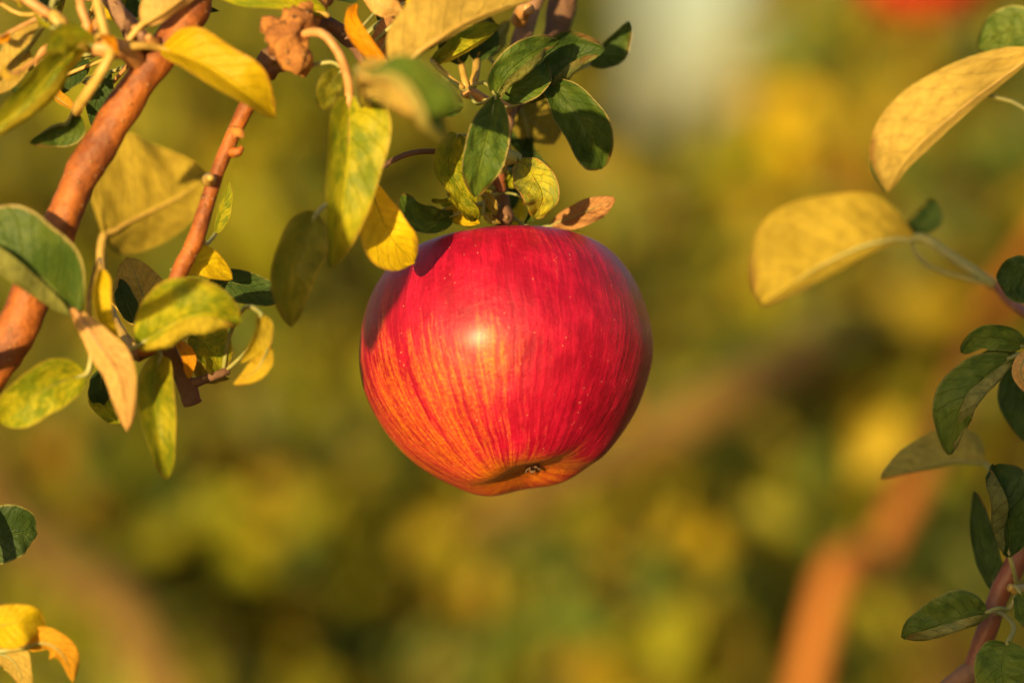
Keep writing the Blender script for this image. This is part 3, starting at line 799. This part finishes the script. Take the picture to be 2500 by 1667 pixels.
T.leaf('olive', [(775, 520, 64), (735, 590, 67), (705, 690, 67), (712, 797, 62)], 66, 56, 10, (6, 22), pet=[(902, 300, 42), (880, 390, 34), (815, 480, 44)], peak=0.4, label='dark shaded leaf behind the hanging green leaf')
rg = random.Random(31)
for k in range(9):
    x, y = rg.uniform(890, 1120), rg.uniform(-40, 130)
    a_ = rg.uniform(0, 6.3); l_ = rg.uniform(50, 90); z_ = rg.uniform(0, 30)
    T.leaf(rg.choice(['deep', 'deep', 'green', 'olive', 'dry', 'orange']), [(x, y, z_), (x + math.cos(a_) * l_ * .5, y + math.sin(a_) * l_ * .5, z_ + rg.uniform(-6, 6)), (x + math.cos(a_ + .4) * l_, y + math.sin(a_ + .4) * l_, z_)],
           rg.uniform(20, 34), None, rg.uniform(-60, 60), (rg.uniform(5, 40), rg.uniform(5, 40)), (rg.uniform(0, 50), rg.uniform(0, 50)), pr=4)
# the big pale-backed leaf between the two branches
T.leaf('khaki', [(252, 577, -30), (340, 530, -38), (430, 485, -42), (515, 430, -42)], 205, 95, 172, (5, 12), (0, 10), pet=[(338, 862, 40), (290, 800, 20), (258, 720, -10), (246, 640, -25)], pr=11, stalk='stalk_tan', peak=0.42,
       label='big pale leaf seen from below between the two left branches')
T.leaf('lime', [(525, 572, 20), (543, 510, 18), (560, 438, 18)], 10, 26, 20)
T.leaf('tan', [(372, 800, 20), (345, 710, 22), (310, 628, 20)], 72, 70, 165, (10, 10))
T.leaf('deep', [(330, 790, 25), (305, 730, 25), (290, 680, 22)], 26, 30, 20)
T.leaf('yellow', [(430, 655, 34), (490, 640, 38), (568, 682, 32)], 42, 38, 10, (10, 20))
T.leaf('deep', [(500, 715, 22), (560, 690, 22), (640, 712, 20), (698, 724, 22)], 36, 46, 0, (10, 10))
T.leaf('lime', [(335, 845, 56), (420, 790, 62), (500, 765, 64), (590, 782, 58)], 92, 105, -8, (6, 12), (0, 165), pr=6)
T.leaf('lime', [(470, 815, 30), (510, 850, 32), (540, 915, 28)], 62, 60, 10, (10, 30), (0, 20))
T.leaf('gold', [(636, 765, 58), (632, 820, 60), (588, 886, 56)], 34, 22, 25, (20, 30), pet=[(545, 908, 28), (560, 820, 34), (600, 750, 48)])
T.leaf('yellow', [(658, 840, 58), (630, 898, 62), (570, 938, 56)], 26, 36, 160, (20, 30), pet=[(552, 905, 28), (590, 870, 36), (640, 820, 48)])
T.leaf('orange', [(430, 830, 36), (458, 870, 40), (462, 925, 38)], 20, 18, 20)
T.leaf('tan', [(470, 880, 26), (500, 920, 26), (560, 925, 24)], 22, 18, 30)
T.leaf('lime', [(392, 868, 44), (375, 960, 54), (388, 1070, 58), (408, 1170, 54)], 56, 56, -12, (10, 60), (15, 10), pr=7)
T.leaf('lime', [(212, 912, 54), (120, 945, 60), (50, 995, 62), (2, 1035, 58)], 62, 66, 8, (14, 10), (10, 10), [(225, 842, 56), (222, 880, 54)], 7)
T.leaf('peach', [(180, 758, 66), (240, 840, 72), (292, 925, 70), (310, 1055, 62)], 46, 52, 165, (28, 30), pet=[(215, 830, 58), (190, 790, 60)], pr=8, stalk='stalk_pink', peak=0.5)
T.leaf('green', [(192, 775, 60), (105, 680, 66), (10, 605, 68), (-100, 560, 64)], 118, 112, -4, (10, 6), (165, 5), [(222, 832, 56)], 7, peak=0.5, label='big green leaf with a yellow rolled edge at the left edge')
T.leaf('yellow', [(245, 652, 62), (232, 715, 66), (245, 780, 66), (278, 838, 60)], 40, 30, 30, (45, 40), (0, 20), pet=[(250, 850, 52), (215, 760, 50), (240, 640, 50)], pr=6, stalk='stalk_tan')
T.leaf('deep', [(250, 900, 30), (245, 950, 30), (238, 1000, 28)], 30, 30, 0)
T.leaf('lime', [(235, 930, 26), (255, 985, 28), (292, 1035, 26)], 34, 34, 10)
T.leaf('lime', [(800, 38, 44), (700, 8, 48), (600, 2, 48), (520, -12, 44)], 20, 44, 20, (35, 10), (30, 0), pr=7, stalk='stalk_tan')

# ------------------------------------------------------------------ branch C: the twig that bears the apple
t = thing('apple_branch', 'leafy grey brown fruiting twig the red apple hangs from', 'branch', P(1240, 250, -5), 'apple branches in front')
C = Plant(t)
C.stem('limb', 'bark_brown', [(1226, 538, -3), (1224, 500, -5), (1220, 440, -4), (1232, 330, -6), (1244, 250, -8), (1262, 140, -12), (1290, 40, -14), (1320, -60, -14)],
       [24, 22, 18, 17, 20, 23, 24, 26], lump=0.14)
C.stem('limb', 'bark_dark', [(1250, 265, -12), (1310, 170, -22), (1352, 95, -26), (1372, 10, -28), (1380, -90, -28)], [18, 26, 32, 36, 38], lump=0.14)
C.stem('scar', 'bark_dark', [(1226, 545, -2), (1226, 525, 0), (1222, 505, 0)], [20, 28, 19], lump=0.3)
C.stem('bark_patch', 'bark_red', [(1224, 470, 3), (1217, 430, 3), (1212, 385, 1)], [12, 17, 12], lump=0.1)
C.stem('bud', 'stalk_pink', [(1268, 50, -6), (1278, 28, 0), (1292, 22, 6)], [18, 22, 15], lump=0.3)
C.stem('side_shoot', 'stalk_pink', [(1238, 265, -4), (1195, 250, 4), (1160, 232, 8), (1134, 222, 10)], [14, 12, 13, 15], lump=0.25)
C.stem('side_shoot', 'stalk', [(1218, 430, 0), (1222, 395, 8), (1245, 384, 14), (1268, 388, 16)], [14, 20, 18, 12], lump=0.1)
K = dict(serr=0.032, wave=0.75, pucker=0.26)
C.leaf('green', [(1208, 236, 24), (1242, 178, 29), (1300, 132, 28), (1362, 100, 20)], 48, 62, -6, (12, 10), (8, 150), pr=4, **K)
C.leaf('green', [(1222, 236, 12), (1266, 210, 14), (1310, 180, 14), (1332, 150, 10)], 26, 48, 0, (10, 8), (0, 8), pr=4, **K)
C.leaf('deep', [(1285, 246, 4), (1330, 205, 6), (1395, 150, 6), (1478, 118, 8)], 92, 74, 4, (10, 10), (5, 155), pr=4, **K)
C.leaf('green', [(1437, 160, -14), (1480, 112, -16), (1538, 52, -16)], 16, 62, 10, (30, 10), (80, 0), [(1330, 190, -14), (1390, 180, -14)], 4, **K)
C.leaf('green', [(1322, 186, 6), (1390, 250, 10), (1440, 330, 10), (1470, 412, 4)], 62, 78, 4, (20, 22), (25, 30), [(1255, 240, -2), (1285, 205, 2)], 4, peak=0.55, **K)
C.leaf('olive', [(1236, 262, -18), (1285, 290, -20), (1330, 320, -20), (1352, 352, -22)], 62, 50, 172, (10, 10), pr=4, peak=0.5, **K)
C.leaf('green', [(1210, 236, 28), (1192, 320, 36), (1172, 400, 38), (1158, 480, 32)], 58, 50, 4, (14, 18), (8, 10), pr=4, peak=0.52, label='dark green pointed leaf hanging in front of the twig', **K)
C.leaf('lime', [(1120, 330, 12), (1096, 400, 18), (1128, 465, 20), (1150, 540, 16)], 56, 52, 0, (25, 28), (20, 35), [(1215, 400, -4), (1190, 340, 4)], 4, peak=0.40, serr=0.02, wave=0.7, pucker=0.25)
C.leaf('lime', [(1095, 470, 16), (1125, 495, 20), (1150, 520, 20), (1160, 540, 16)], 24, 30, 10, (20, 25), (10, 40), pr=3, **K)
C.leaf('green', [(1104, 528, 10), (1060, 540, 14), (1010, 522, 14), (980, 478, 10)], 40, 58, 16, (32, 22), (25, 40), pr=4, peak=0.5, **K)
C.leaf('spotted', [(1270, 388, 16), (1304, 430, 24), (1326, 480, 26), (1306, 534, 18)], 44, 62, 0, (14, 22), (10, 20), [(1245, 384, 14)], 5, peak=0.52, label='yellow green leaf with rust spots just right of the stem', **K)
C.leaf('dry', [(1340, 552, -4), (1400, 530, 0), (1450, 508, 8), (1502, 484, 10)], 34, 36, 178, (16, 12), (20, 20), [(1240, 520, -8), (1290, 556, -8)], 4, peak=0.5, label='dry brown curled leaf lying beside the top of the apple', **K)
C.leaf('deep', [(1240, 320, -22), (1285, 365, -22), (1345, 418, -22)], 18, 24, 20, **K)
C.leaf('deep', [(1248, 380, -18), (1256, 440, -18), (1250, 512, -18)], 26, 26, 0, **K)
C.leaf('deep', [(1290, 330, -20), (1285, 400, -24), (1262, 470, -24)], 22, 22, 10, **K)
C.leaf('yellow', [(1085, 512, 4), (1120, 530, 8), (1172, 546, 8)], 26, 20, 10, **K)
C.leaf('tan', [(1172, 470, 6), (1196, 490, 8), (1212, 528, 6)], 14, 18, 150, **K)
C.leaf('tan', [(1180, 520, 8), (1198, 538, 8), (1222, 546, 6)], 12, 10, 150, **K)
C.leaf('olive', [(1262, 270, -30), (1262, 310, -30), (1280, 350, -30)], 24, 22, 20, **K)
C.leaf('yellow', [(1250, 470, -30), (1262, 510, -30), (1255, 560, -30)], 26, 26, 20, **K)
C.leaf('lime', [(1056, 150, 6), (1110, 118, 8), (1165, 85, 6), (1215, 60, 2)], 30, 58, 10, (10, 14), (0, 90), [(1130, 216, 10), (1095, 190, 10)], 8, 'stalk_tan', **K)
C.leaf('deep', [(1126, 158, 2), (1108, 100, 2), (1096, 40, 0)], 40, 40, 0, (10, 10), (0, 0), [(1138, 214, 10)], 8, 'stalk_tan', **K)
C.leaf('deep', [(1164, 150, 0), (1180, 95, -2), (1180, 30, -4)], 42, 42, 0, (10, 10), (0, 0), [(1150, 220, 8), (1160, 185, 6)], 10, 'stalk_tan', **K)
C.leaf('pale', [(1192, 140, -14), (1214, 95, -14), (1246, 48, -16)], 22, 30, 165, (20, 20), **K)
C.leaf('green', [(1010, 190, 16), (1060, 240, 16), (1130, 262, 14)], 60, 60, 10, (10, 12), pet=[(1134, 222, 10), (1080, 190, 12)], **K)
C.leaf('yellow', [(903, 440, 36), (925, 510, 44), (958, 580, 46), (1012, 640, 40)], 58, 78, 6, (22, 14), (10, 10), [(1215, 395, -4), (1120, 375, 6), (1029, 370, 20), (970, 387, 26), (919, 420, 32)], 7, 'bark_dark', peak=0.60,
       label='yellow leaf with a brown upper half overlapping the apple')

rg = random.Random(77)
for k in range(12):
    x, y = rg.uniform(1095, 1330), rg.uniform(400, 520)
    a_ = rg.uniform(0.2, 2.9); l_ = rg.uniform(38, 66); z_ = rg.uniform(-14, 14)
    l_ = min(l_, (556 - y) / max(.2, math.sin(a_ + .2)))
    C.leaf(rg.choice(['lime', 'green', 'lime', 'olive', 'yellow', 'spotted']), [(x, y, z_), (x + math.cos(a_) * l_ * .5, y + math.sin(a_) * l_ * .5, z_ + 5), (x + math.cos(a_ + .4) * l_, y + math.sin(a_ + .4) * l_, z_)],
           rg.uniform(15, 24), None, rg.uniform(-50, 50), (rg.uniform(10, 45), rg.uniform(10, 45)), (rg.uniform(0, 55), rg.uniform(0, 55)), pr=3, serr=0.03, wave=.9, pucker=.3)

# ------------------------------------------------------------------ branch D: shaded branch along the right edge
t = thing('apple_branch', 'shaded red brown branch with dark green curled leaves along the right edge', 'branch', P(2438, 1451, 0), 'apple branches in front')
D = Plant(t)
D.stem('limb', 'bark_red', [(2366, 1650, 0), (2406, 1548, 0), (2440, 1451, 0), (2495, 1341, 0), (2545, 1200, -4), (2575, 1000, -6), (2570, 800, -8), (2565, 500, -10), (2580, 200, -10), (2640, -120, -10)],
       [22, 25, 26, 27, 28, 26, 24, 22, 20, 18], lump=0.10)
D.stem('limb', 'bark_brown', [(2376, 1636, 0), (2350, 1655, 2), (2310, 1680, 4), (2240, 1740, 6), (2150, 1850, 8)], [24, 25, 22, 24, 28], lump=0.25)
D.stem('side_shoot', 'bark_red', [(2568, 800, -8), (2510, 770, -20), (2465, 735, -34), (2430, 698, -44)], [14, 12, 12, 9])
D.stem('bud', 'stalk_tan', [(2515, 1440, 4), (2485, 1440, 12), (2464, 1432, 14)], [14, 12, 8], lump=0.4)
D.leaf('tan', [(2530, 128, -6), (2385, 235, -10), (2270, 330, -14), (2205, 400, -18), (2167, 470, -22)], 26, 128, 176, (25, 6), (10, 10), pr=6, stalk='stalk_tan', peak=0.48, serr=0.022, wave=0.5,
       label='tan backed leaf drooping from the upper right edge')
D.leaf('mid', [(2205, 300, -26), (2150, 385, -28), (2160, 468, -26)], 40, 30, 10, serr=0.02, rib=False)
D.leaf('mid', [(2540, 130, -16), (2470, 78, -18), (2388, 120, -18)], 55, 66, 0, (10, 10), **K)
D.leaf('khaki', [(2240, 580, -52), (2130, 592, -54), (2000, 650, -56), (1856, 746, -54)], 40, 195, 168, (40, 4), (10, 12), [(2430, 698, -44), (2330, 632, -50), (2265, 588, -52)], 12, 'stalk', peak=0.62, tip=0.7, serr=0.018, wave=0.6,
       label='broad yellow leaf seen from below on a long stalk at the right')
D.leaf('deep', [(2215, 560, -58), (2270, 530, -60), (2275, 485, -60)], 36, 36, 0)
D.leaf('deep', [(2545, 690, 6), (2490, 678, 8), (2433, 672, 6)], 62, 58, 0, (8, 8), peak=0.5, **K)
D.leaf('mid', [(2498, 846, 10), (2450, 828, 14), (2395, 828, 14), (2348, 862, 10)], 30, 46, 5, (10, 14), (0, 40), pr=5, **K)
D.leaf('mid', [(2485, 866, 8), (2425, 872, 10), (2372, 905, 8)], 44, 26, 10, pr=5, **K)
D.leaf('mid', [(2470, 872, 12), (2400, 925, 16), (2342, 1005, 18), (2316, 1110, 12)], 82, 72, -8, (10, 10), (155, 6), pr=6, peak=0.5, **K)
D.leaf('pale', [(2404, 1132, -26), (2330, 1126, -28), (2240, 1145, -28), (2148, 1169, -26)], 12, 92, 170, (40, 6), (20, 6), [(2470, 1240, -5), (2436, 1172, -16)], 6, peak=0.36, serr=0.015)
D.leaf('deep', [(2530, 890, -6), (2480, 960, -6), (2505, 1080, -6)], 50, 46, 0, **K)
D.leaf('peach', [(2520, 850, 20), (2492, 905, 22), (2520, 970, 20)], 34, 24, 170, **K)
D.leaf('deep', [(2464, 1354, 16), (2462, 1270, 20), (2450, 1190, 20), (2428, 1140, 14)], 95, 78, -4, (10, 8), (150, 10), [(2484, 1432, 8), (2474, 1390, 14)], 6, peak=0.5, **K)
D.leaf('deep', [(2436, 1450, -6), (2400, 1340, -8), (2378, 1196, -8)], 28, 48, 10, **K)
D.leaf('mid', [(2412, 1494, 16), (2350, 1506, 20), (2275, 1532, 20), (2200, 1553, 14)], 66, 72, -6, (8, 10), (155, 6), [(2464, 1486, 10), (2438, 1484, 14)], 6, peak=0.45, label='low leaf with a rolled edge pointing left near the bottom right corner', **K)
D.leaf('mid', [(2460, 1568, 20), (2448, 1640, 24), (2470, 1740, 22)], 80, 74, 0, (12, 12), (10, 10), [(2450, 1500, 8), (2475, 1530, 14)], 6, peak=0.4, **K)
D.leaf('mid', [(2490, 1445, 18), (2500, 1490, 20), (2510, 1530, 18)], 30, 30, 20, **K)

# ------------------------------------------------------------------ branch E: sprig at the lower left
t = thing('apple_branch', 'sprig of yellow and orange leaves in the bottom left corner', 'branch', P(-70, 1560, 50), 'apple branches in front')
E_ = Plant(t)
E_.stem('limb', 'bark_red', [(-120, 1150, 40), (-95, 1300, 45), (-80, 1440, 50), (-75, 1560, 50), (-60, 1760, 50)], [14, 16, 18, 20, 22])
E_.leaf('yellow', [(-45, 1540, 52), (10, 1525, 58), (60, 1515, 58), (112, 1525, 52)], 45, 62, 4, (8, 20), pr=7)
E_.leaf('orange', [(60, 1580, 50), (110, 1570, 56), (155, 1600, 56), (178, 1665, 50)], 40, 46, 160, (20, 25), (10, 20), pr=7, wave=0.6)
E_.leaf('tan', [(-30, 1590, 46), (30, 1610, 48), (70, 1690, 46)], 42, 42, 150, pr=6)
E_.leaf('deep', [(-80, 1330, 20), (-10, 1315, 22), (50, 1300, 22), (92, 1302, 20)], 80, 62, 0, (10, 10), pr=6)
